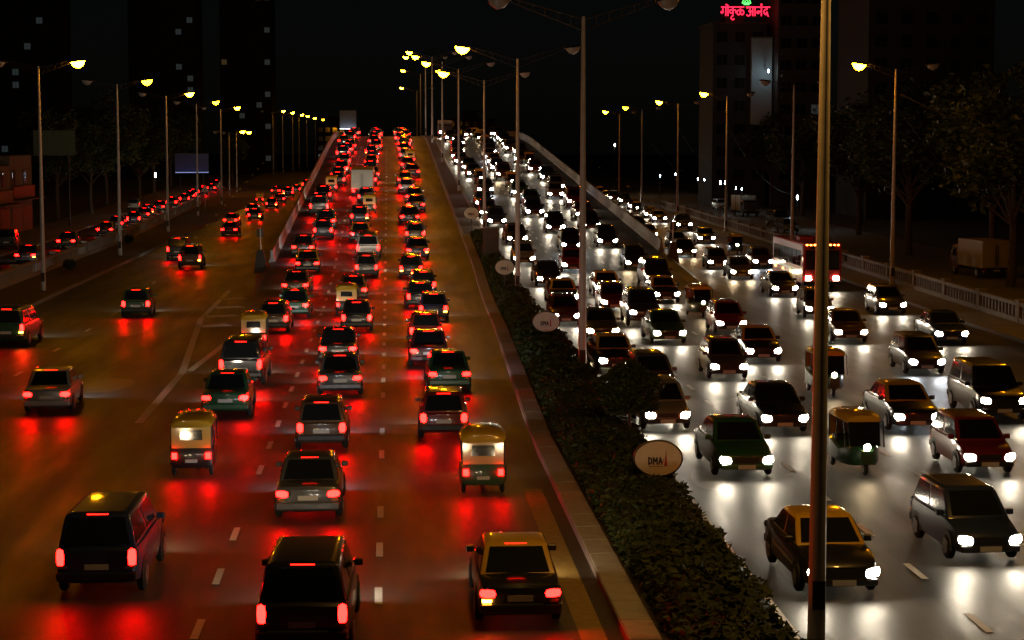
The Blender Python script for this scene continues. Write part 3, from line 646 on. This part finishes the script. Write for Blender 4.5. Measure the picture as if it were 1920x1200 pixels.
def lane(xf, y0, y1, out, phrase, group, gap=(3.4,10.0), special={}, wts=(32,32,12,9,1), ground=False, brake=True):
    y = y0; i = 0
    while y < y1:
        kind = special.get(i) or rnd.choices(['hatchback','sedan','jeep','auto rickshaw','box truck'], wts if y > 120 else wts[:4]+(0,))[0]
        ln = LEN[kind]; yc = y+ln/2; col = rnd.choice(COLS); roofcol = None
        if kind == 'auto rickshaw': col = rnd.choice(['black','green'])
        if kind == 'bus': col = 'red'
        if kind == 'sedan' and rnd.random() < .16: col = 'black'; roofcol = 'yellow'
        x = xf(yc)+rnd.uniform(-.6,.6); dx = (xf(yc+2)-xf(yc-2))/4
        rz = -math.atan(dx)+R(rnd.uniform(-1.6,1.6))+(0 if out else math.pi)
        desc = f'{col} and yellow taxi' if roofcol else f'{col} {kind}'
        lab = f'{desc}, {ordw[i]} from the camera {phrase}'
        if len(lab.replace('-',' ').split()) > 16: lab = lab.replace(' from the camera', '')
        vehicle(kind, x, yc, rz, col, lab, group, head=rnd.choices([None,L_WHC,L_WHW],[6,2,2])[0], roofcol=roofcol, z=.012 if ground else None, blink=rnd.choice([-1,1]) if rnd.random() < .2 else 0, brake=out)
        y += ln+rnd.uniform(*gap)*(1 if y < 200 else .8); i += 1
G1 = 'vehicles driving away on the left'; G2 = 'vehicles coming towards the camera on the right'
lane(lambda y: -5.7, 39, 305, True, 'in the outbound outer lane', G1)
lane(lambda y: -2.05, 34, 305, True, 'in the outbound middle lane', G1)
lane(lambda y: 2.0, 36, 305, True, 'in the outbound lane beside the median', G1)
lane(lambda y: 9.55+(0 if y<150 else -.4), 38, 305, False, 'in the oncoming lane beside the median', G2)
lane(lambda y: 13.0, 41, 305, False, 'in the oncoming middle lane', G2)
lane(lambda y: 16.6, 52, 305, False, 'in the oncoming outer lane', G2)
lane(lambda y: lerp_tab([(60,20.6),(110,23.4),(200,26),(320,31),(450,38)],y), 62, 380, False, 'in the merging lane right of the flyover', G2, gap=(6,14), ground=True)
lane(lambda y: lerp_tab([(80,26.6),(150,28.2),(200,31),(320,36),(450,41)],y), 86, 330, False, 'in the service lane beside the right footpath', G2, gap=(9,20), special={2:'bus'}, ground=True)
lane(lambda y: lerp_tab([(50,-10.8),(110,-13.4),(160,-16.2),(350,-17)],y), 66, 390, True, 'in the inner lane of the left service road', G1, gap=(22,48), wts=(3,3,1,1,0), ground=True)
lane(lambda y: lerp_tab([(70,-15.3),(230,-15.6),(350,-19)],y)-2, 88, 380, True, 'in the outer lane of the left service road', G1, gap=(34,60), wts=(3,3,1,1,0), ground=True)
lane(lambda y: lerp_tab(LB,y)-3.3, 128, 390, True, 'on the far left road behind the balustrade', G1, gap=(8,22), ground=True)
# parked
PK = 'parked vehicles beside the road'
vehicle('sedan',-35.4,266,R(4),'silver','silver sedan parked on the far left under the trees',PK,lit=False,z=.1)
vehicle('jeep',-33.3,168,R(6),'black','black utility car parked in front of the shops on the far left',PK,lit=False,z=.1)
vehicle('box truck',-34.6,150,R(4),'grey','grey box truck parked before the shops at the left edge',PK,lit=False,z=.1)
vehicle('hatchback',46.2,262,R(186),'white','white hatchback parked beyond the right balustrade, far end of the row',PK,lit=False,z=-.01)
vehicle('box truck',45.2,238,R(185),'grey','grey box truck parked beyond the right balustrade between two cars',PK,lit=False,z=-.01)
vehicle('jeep',43.9,211,R(188),'black','black utility car parked beyond the right balustrade',PK,lit=False,z=-.01)
vehicle('hatchback',41.5,195,R(184),'grey','grey hatchback parked nearest behind the right balustrade',PK,lit=False,z=-.01)
vehicle('box truck',41.6,131,R(6),'maroon','cream box truck seen from behind, parked at the right edge',PK,lit=False,z=-.01)

# ------------------------------------------------------------------ trees
def tree_meshes(seed, H, rx, rz, n, leaf):
    rnd = random.Random(seed); t = MB(); tips = []
    base = H-2*rz*.78
    t.tube([(0,0,0),(.08,.05,base*.5),(-.05,.1,base),(.05,0,base+rz)], [.30,.24,.19,.08], 9)
    for k in range(9):
        a = 2*math.pi*k/9+rnd.uniform(-.3,.3); e = rnd.uniform(.5,.9); z1 = base+rz*rnd.uniform(.5,1.7)
        p0 = Vector((0,0,base*rnd.uniform(.75,1.05))); p2 = Vector((math.cos(a)*rx*e,math.sin(a)*rx*e,z1)); p1 = (p0+p2)/2+Vector((0,0,-.3))
        t.tube([p0,p1,p2], [.11,.07,.02], 6); tips += [p2,(p1+p2)/2]
    cl = []
    for p in tips: cl.append((p, rnd.uniform(.22,.36)*rx))
    for _ in range(22):
        d = Vector((rnd.gauss(0,1),rnd.gauss(0,1),rnd.gauss(0,1))).normalized()*rnd.random()**.4
        cl.append((Vector((d.x*rx,d.y*rx,base+rz+d.z*rz)), rnd.uniform(.16,.32)*rx))
    c = MB()
    for _ in range(n):
        p, r = rnd.choice(cl); d = Vector((rnd.gauss(0,1),rnd.gauss(0,1),rnd.gauss(0,.6))).normalized()*r*rnd.random()**.5
        leafquad(c, p+d, leaf*rnd.uniform(.7,1.4), rnd, .35)
    cm = bpy.data.meshes.new('crown'); cm.from_pydata(c.v,[],c.f); cm.materials.append(leaft)
    return t.mesh('trunk', barkm, smooth=60), cm
TM = [tree_meshes(1,11,4.6,4.0,6500,.26), tree_meshes(2,13,5.2,5.0,7500,.28), tree_meshes(3,8.5,3.6,3.0,4500,.24), tree_meshes(4,10,5.5,3.2,6500,.26)]
def tree(x,y,k,s,label,group):
    root = empty('roadside_tree',(x,y,-.05),rnd.uniform(0,6.3)); root.scale = (s,s,s*rnd.uniform(.92,1.08)); tag(root,label,'tree',group)
    link('trunk',TM[k][0],root); link('crown',TM[k][1],root)
TR = 'trees behind the right balustrade'; TL = 'trees on the left behind the shops and cars'
for i,(x,y,k,s) in enumerate([(40.6,121,0,1.05),(44.5,137,1,1.0),(43.5,156,3,1.0),(48,172,1,1.1),(47.8,190,0,1.0),(54,214,3,1.1),(53,240,0,1.0),(56,275,1,1.0),(60,310,3,1.0)]):
    tree(x,y,k,s,f'dim leafy tree on the right behind the balustrade, {ordw[i]} from the camera',TR)
for i,(x,y,k,s) in enumerate([(-40,232,0,1.0),(-38.5,248,3,.95),(-42,285,1,1.1),(-41,315,0,1.0),(-43,350,3,1.1),(-45,395,1,1.1),(-36,440,2,1.1)]):
    tree(x,y,k,s,f'dark leafy tree on the far left, {ordw[i]} from the camera',TL)

# ------------------------------------------------------------------ buildings
def bldg(name, x0, x1, yf, depth, H, fl, cols, colr, label, lit={}, sidefx=None, win=(1.5,1.5), z0=3.2, balc=False):
    root = empty(name, ((x0+x1)/2, yf, -.1)); tag(root, label, 'building'); w = x1-x0
    m = mat('wall_'+name+str(int(x0)), colr, .85, noise=(.35, tuple(c_*1.25 for c_ in colr), .25), bump=.1)
    q = MB(); q.box(-w/2,w/2,0,depth,0,H); q.build('wall', m, root)
    q = MB(); q.box(-w/2-.25,w/2+.25,-.25,depth+.25,H+.003,H+.35); q.box(-w*.2,w*.15,depth*.3,depth*.7,H+.35,H+3); q.build('roof', m, root)
    fw, fh = win
    q = MB(); q.box(-fw/2-.1,-fw/2,-.10,.0,-fh/2,fh/2); q.box(fw/2,fw/2+.1,-.10,0,-fh/2,fh/2); q.box(-fw/2-.1,fw/2+.1,-.10,0,fh/2,fh/2+.1); q.box(-fw/2-.2,fw/2+.2,-.25,0,-fh/2-.12,-fh/2); q.box(-.03,.03,-.07,-.03,-fh/2,fh/2)
    fr = q.mesh('window', mat('window_frame_grey',(.045,.042,.04),.7)); q = MB(); q.box(-fw/2,fw/2,-.03,-.004,-fh/2,fh/2); pn = q.mesh('pane', glassm)
    ss = (H-z0)/fl
    for f in range(fl):
        for cidx in range(cols):
            px = -w/2+w*(cidx+.5)/cols; pz = z0+ss*(f+.45)
            o = link('window', fr, root, (px,0,pz)); p = link('pane', pn, o)
            if (f,cidx) in lit: p.material_slots[0].link='OBJECT'; p.material_slots[0].material = lit[f,cidx]
        if balc:
            q = MB(); q.box(-w/2+.4,w/2-.4,-1.1,-.002,z0+ss*f-.1,z0+ss*f+.05); q.box(-w/2+.4,w/2-.4,-1.1,-1.02,z0+ss*f+.05,z0+ss*f+.8); q.build('balcony', m, root)
    return root
rb = random.Random(3)
def rl(fl, cols, n, ms): return {(rb.randrange(fl), rb.randrange(cols)): rb.choice(ms) for _ in range(n)}
bldg('apartment_block',56.2,63,272,14,38,11,3,(.05,.042,.034),'dim brown apartment block rising behind the right trees, left of the tall post',rl(11,3,1,[L_WIN]),balc=True)
bldg('side_block',59.2,75,232,16,38,12,5,(.035,.03,.026),'dark apartment block behind the trees, right of the tall post',{(8,1):L_WIN,(9,4):L_WIN})
sgn = bldg('sign_block',47.4,55.3,276,12,26.6,7,3,(.04,.04,.04),'dark block carrying the red neon rooftop sign',{})
bldg('tower_block',-70,-52,520,20,72,22,6,(.03,.03,.035),'dark residential tower on the left with a few lit windows',rl(22,6,9,[L_WIN,L_WIN,L_WINW]))
bldg('tower_block',-49,-34,560,20,84,26,6,(.03,.03,.035),'tall dark tower with a column of faint lit windows, left of the flyover',{**rl(26,6,7,[L_WIN,L_WINW]), **{(f,5):L_WIN for f in range(3,24,3)}})
bldg('tower_block',-98,-80,470,18,56,17,6,(.03,.03,.03),'dark tower at the far left edge behind the trees',rl(17,6,5,[L_WIN]))
bldg('far_block',20,36,640,18,17,5,6,(.06,.055,.055),'low far building right of the flyover crest',rl(5,6,2,[L_WINB]))
bldg('far_block',-24,-12,640,18,15,4,5,(.06,.055,.055),'low far building behind the distant lamps',{})
q = MB(); q.box(1.6,4.6,-.9,-.02,12,24.5); q.build('stair_wall', mat('pale_plaster',(.42,.47,.47),.8,noise=(.5,(.34,.39,.39),.25)), sgn)
q = MB(); q.box(1.5,4.7,-1.0,-.01,24.502,24.75); q.build('stair_roof', conc_d, sgn)
# shop row on the far left: separate shop fronts
redb = mat('signboard_red',(.30,.045,.02),.6,noise=(1.5,(.22,.03,.015),.25)); shopw = mat('shop_wall',(.14,.11,.08),.85,noise=(.8,(.20,.16,.12),.25)); shut = mat('shutter_grey',(.09,.085,.08),.6,metal=.3)
def shop(y0, y1, H, boardm, label, zb=3.0, litpane=False):
    root = empty('shop_front',(-38.4,y0,0)); tag(root,label,'shop','shops on the far left')
    q = MB(); q.box(-9,0,.03,y1-y0-.03,0,H); q.build('wall',shopw,root)
    n = int((y1-y0-1)/.001) and 2
    for k in range(n):
        a = .6+k*(y1-y0-.6)/n; e = a+(y1-y0-1.6)/n
        sh = empty('shutter',(0,0,0)); sh.parent = root
        COL.objects.unlink(sh); bpy.data.objects.remove(sh)
        q = MB()
        for j in range(14): q.box(.02,.07 if j % 2 else .05,a,e,.15+j*.18,.15+j*.18+.17)
        q.build('shutter',shut,root)
    q = MB(); q.box(.08,.35,.2,y1-y0-.2,zb,zb+1.25); bd = q.build('signboard',boardm,root,bevel=.03,seg=1)
    q = MB(); q.box(.0,1.5,.1,y1-y0-.1,zb-.12,zb-.04); q.build('canopy',shut,root)
    for k in range(2):
        a = 1.0+k*(y1-y0)/2
        q = MB(); q.box(.0,.06,a-.1,a+1.5,4.9,6.6); wv = q.build('window',mat('window_frame_grey',(0,0,0)),root); q = MB(); q.box(.05,.075,a,a+1.4,5.0,6.5); q.build('pane',L_WINB if (litpane and k==0) else glassm,wv)
greenb = mat('signboard_green',(.03,.07,.035),.6)
shop(163,174,7.6,redb,'shop with long red signboard at the left edge, nearest of the row',2.9,True)
shop(174.2,184,8.2,redb,'shop with red signboard, second of the row on the far left',3.1)
shop(184.2,195,7.0,mat('signboard_brown',(.16,.08,.04),.6),'shop with brown signboard, third of the row on the far left',3.3)
shop(195.2,207,8.0,redb,'shop with higher red signboard, farthest of the row on the left',3.6)
def hoarding(x,y,w,h,zc,m,label,rz,lit=None):
    root = empty('hoarding',(x,y,0),R(rz)); tag(root,label,'billboard')
    for s in (-1,1):
        q = MB(); q.tube([(s*w*.35,.12,0),(s*w*.35,.12,zc+h/2-.2)],.11,8); q.build('post',darkm,root,smooth=60)
    q = MB(); q.box(-w/2,w/2,-.08,.05,zc-h/2,zc+h/2); q.build('panel',m,root)
    for a in ((-w/2-.08,-w/2),(w/2,w/2+.08)):
        q = MB(); q.box(a[0],a[1],-.12,.07,zc-h/2-.08,zc+h/2+.08); q.build('frame',darkm,root)
    for a in ((zc-h/2-.08,zc-h/2),(zc+h/2,zc+h/2+.08)):
        q = MB(); q.box(-w/2,w/2,-.12,.07,a[0],a[1]); q.build('frame',darkm,root)
    if lit:
        q = MB(); q.box(-w/2,w/2,-.9,-.75,zc-h/2-.25,zc-h/2-.12); q.build('lamp_strip',lit,root)
        for s in (-1,1):
            q = MB(); q.box(s*w*.4-.03,s*w*.4+.03,-.78,-.08,zc-h/2-.2,zc-h/2-.15); q.build('bracket',darkm,root)
hoarding(-36.8,212,4.4,2.6,9.3,greenb,'dark green hoarding above the far left shops',18)
hoarding(-8.9,420,3.6,3.8,14.3,mat('hoarding_pale',(.35,.38,.42),.6,noise=(.6,(.25,.28,.33),.3)),'pale hoarding lit by a bluish lamp strip beyond the flyover crest',0,mat('strip_lit',(.9,.9,.9),.3,emit=((.72,.84,1),5)))
hoarding(-36,350,6,3.2,5.6,mat('signboard_blue',(.02,.03,.20),.5,noise=(.8,(.03,.05,.30),.3)),'blue signboard low among the far left trees',8,mat('strip_blue',(.6,.7,.9),.3,emit=((.35,.45,1),.6)))

# neon sign on the roof (strokes)
ns = empty('neon_sign',(48.4,275.4,26.9)); tag(ns,'red neon rooftop sign in Indian script with a green emblem above','sign')
neonr = mat('neon_red_lit',(.4,.01,.03),.3,emit=((1,.016,.055),3.2)); neong = mat('neon_green_lit',(.05,.4,.1),.3,emit=((.13,.95,.17),2.0))
def arc(cx,cy,r,a0,a1,n=10,ry=None): return [(cx+r*math.cos(R(a0+(a1-a0)*k/n)), cy+(ry or r)*math.sin(R(a0+(a1-a0)*k/n))) for k in range(n+1)]
GL = [(0.0,.85,[[(.0,1),(.95,1)],[(.2,1),(.2,.45)]+arc(.1,.42,.1,0,-250,8),[(.55,1),(.55,0)],[(.82,1),(.82,0)],[(.82,1)]+arc(.62,1.08,.2,10,120,6)]),
      (1.0,.85,[[(.0,1),(.85,1)],[(.42,1),(.42,0)],arc(.22,.52,.2,0,360,14),[(.42,.62)]+arc(.62,.5,.17,120,-60,8),[(.42,0)]+arc(.42,-.22,.2,120,330,10)]),
      (1.9,.85,[[(.0,1),(.85,1)],[(.42,1),(.42,.66)],arc(.22,.4,.2,60,420,14,.26),arc(.62,.4,.2,120,-240,14,.26)]),
      (3.0,1.2,[[(.0,1),(1.2,1)],arc(.28,.74,.2,150,-80,9,.22),arc(.28,.28,.26,80,-150,10,.26),[(.32,.52),(.8,.52)],[(.8,1),(.8,0)],[(1.08,1),(1.08,0)]]),
      (4.25,.8,[[(.0,1),(.8,1)],[(.6,1),(.6,0)],[(.6,.52),(.25,.52)],arc(.2,.42,.12,0,360,10),arc(.6,1.28,.07,0,360,8)]),
      (5.1,.8,[[(.0,1),(.8,1)],[(.42,1),(.42,.76)]+arc(.32,.46,.26,70,270,9,.3)+[(.5,.36),(.42,.5),(.32,.4),(.62,-.05)]])]
SCL = 1.22
for gx, gw, strokes in GL:
    q = MB()
    for st_ in strokes: q.tube([((gx+x)*SCL, -.1, y*SCL*1.05+.75) for x,y in st_], .085, 5)
    q.build('letter', neonr, ns)
q = MB(); ex = 3.05*SCL
for st_ in ([(-.62,.0),(.62,.0)],[(-.62,.0),(-.45,.5),(-.2,.15),(0,.62),(.2,.15),(.45,.5),(.62,.0)],[(-.4,-.18),(.4,-.18)]): q.tube([(ex+x, -.1, y+2.6) for x,y in st_], .09, 5)
q.build('emblem', neong, ns)
q = MB()
for k in range(7): q.tube([(k*1.2,.05,0),(k*1.2,.05,2.5)],.03,5)
q.tube([(0,.05,.6),(7.3,.05,.6)],.03,5); q.tube([(0,.05,2.1),(7.3,.05,2.1)],.03,5); q.build('frame', darkm, ns)
# cool wall lamp on the sign block and lamps of the stalls
def tube_lamp(x,y,z,label,hgt_=None,m=L_TUBE,s=1,blen=.5):
    root = empty('tube_lamp',(x,y,z)); tag(root,label,'lamp','bluish white lamps along the right side lane')
    q = MB(); q.tube([(0,0,-.22*s),(0,0,.22*s)],.07*s,8); q.build('tube',m,root,smooth=60)
    q = MB(); q.box(-.13*s,.13*s,-.1*s,.1*s,.22*s,.36*s); q.build('cap',darkm,root)
    q = MB()
    if hgt_: q.tube([(0,.12,-z-.05),(0,.12,.3*s),(0,0,.3*s)],.03,6)
    else: q.box(-.03,.03,.0,blen,.26*s,.32*s)
    q.build('post' if hgt_ else 'bracket',darkm,root)
tube_lamp(54.9,272.6,19.6,'cool white lamp on the wall below the neon sign',None,blen=2.6)
for i,(x,y,z) in enumerate([(40.9,284,4.3),(42.6,280,4.6),(43.2,263,4.2),(44.2,263.5,4.1),(43.2,245,4.1),(43.9,245.3,4.1),(43.6,236,3.6),(44.4,236.3,3.5),(43.0,200,3.6),(43.7,200.4,3.5)]):
    pr, sd = i//2, ('left' if i % 2 == 0 else 'right')
    tube_lamp(x,y,z,f'bluish white post lamp beyond the right balustrade, {sd} one of the {["farthest","fourth","third","second","nearest"][pr]} pair',True,s=1.0 if i in (4,5,8,9) else .6)
for x,y,z,lab in ((-29.6,243,5.2,'cool white lamp on a post behind the left lamp posts'),(39.5,330,8.8,'warm white lamp on a thin post right of the flyover')):
    tube_lamp(x,y,z,lab,True,L_TUBE if x<0 else mat('tube_warm_lit',(.9,.9,.9),.3,emit=((1,.86,.6),320)),1.1)
# hanging cables
cabl = mat('cable_black',(.06,.05,.04),.4)
for i,(a,bb_,sag) in enumerate([((34.9,195,11.5),(43.5,203,3.8),1.6),((36.1,236,11.5),(44.5,243,4.2),1.6),((36.9,276,11.5),(46,283,4.6),1.6),((32.9,121,11.6),(44,128,3.2),1.0),((32.9,121,12.6),(41,118,9.2),.3)]):
    A, B = Vector(a), Vector(bb_); q = MB(); q.tube([A.lerp(B,t/14)-Vector((0,0,sag*4*(t/14)*(1-t/14))) for t in range(15)],.035,5)
    tag(q.build('hanging_cable',cabl,None,smooth=60),f'sagging black cable from a right lamp post to the trees, {["third from the camera","fourth from the camera","farthest","nearest lower one","nearest upper one"][i]}','cable','cables sagging from the right lamp posts')
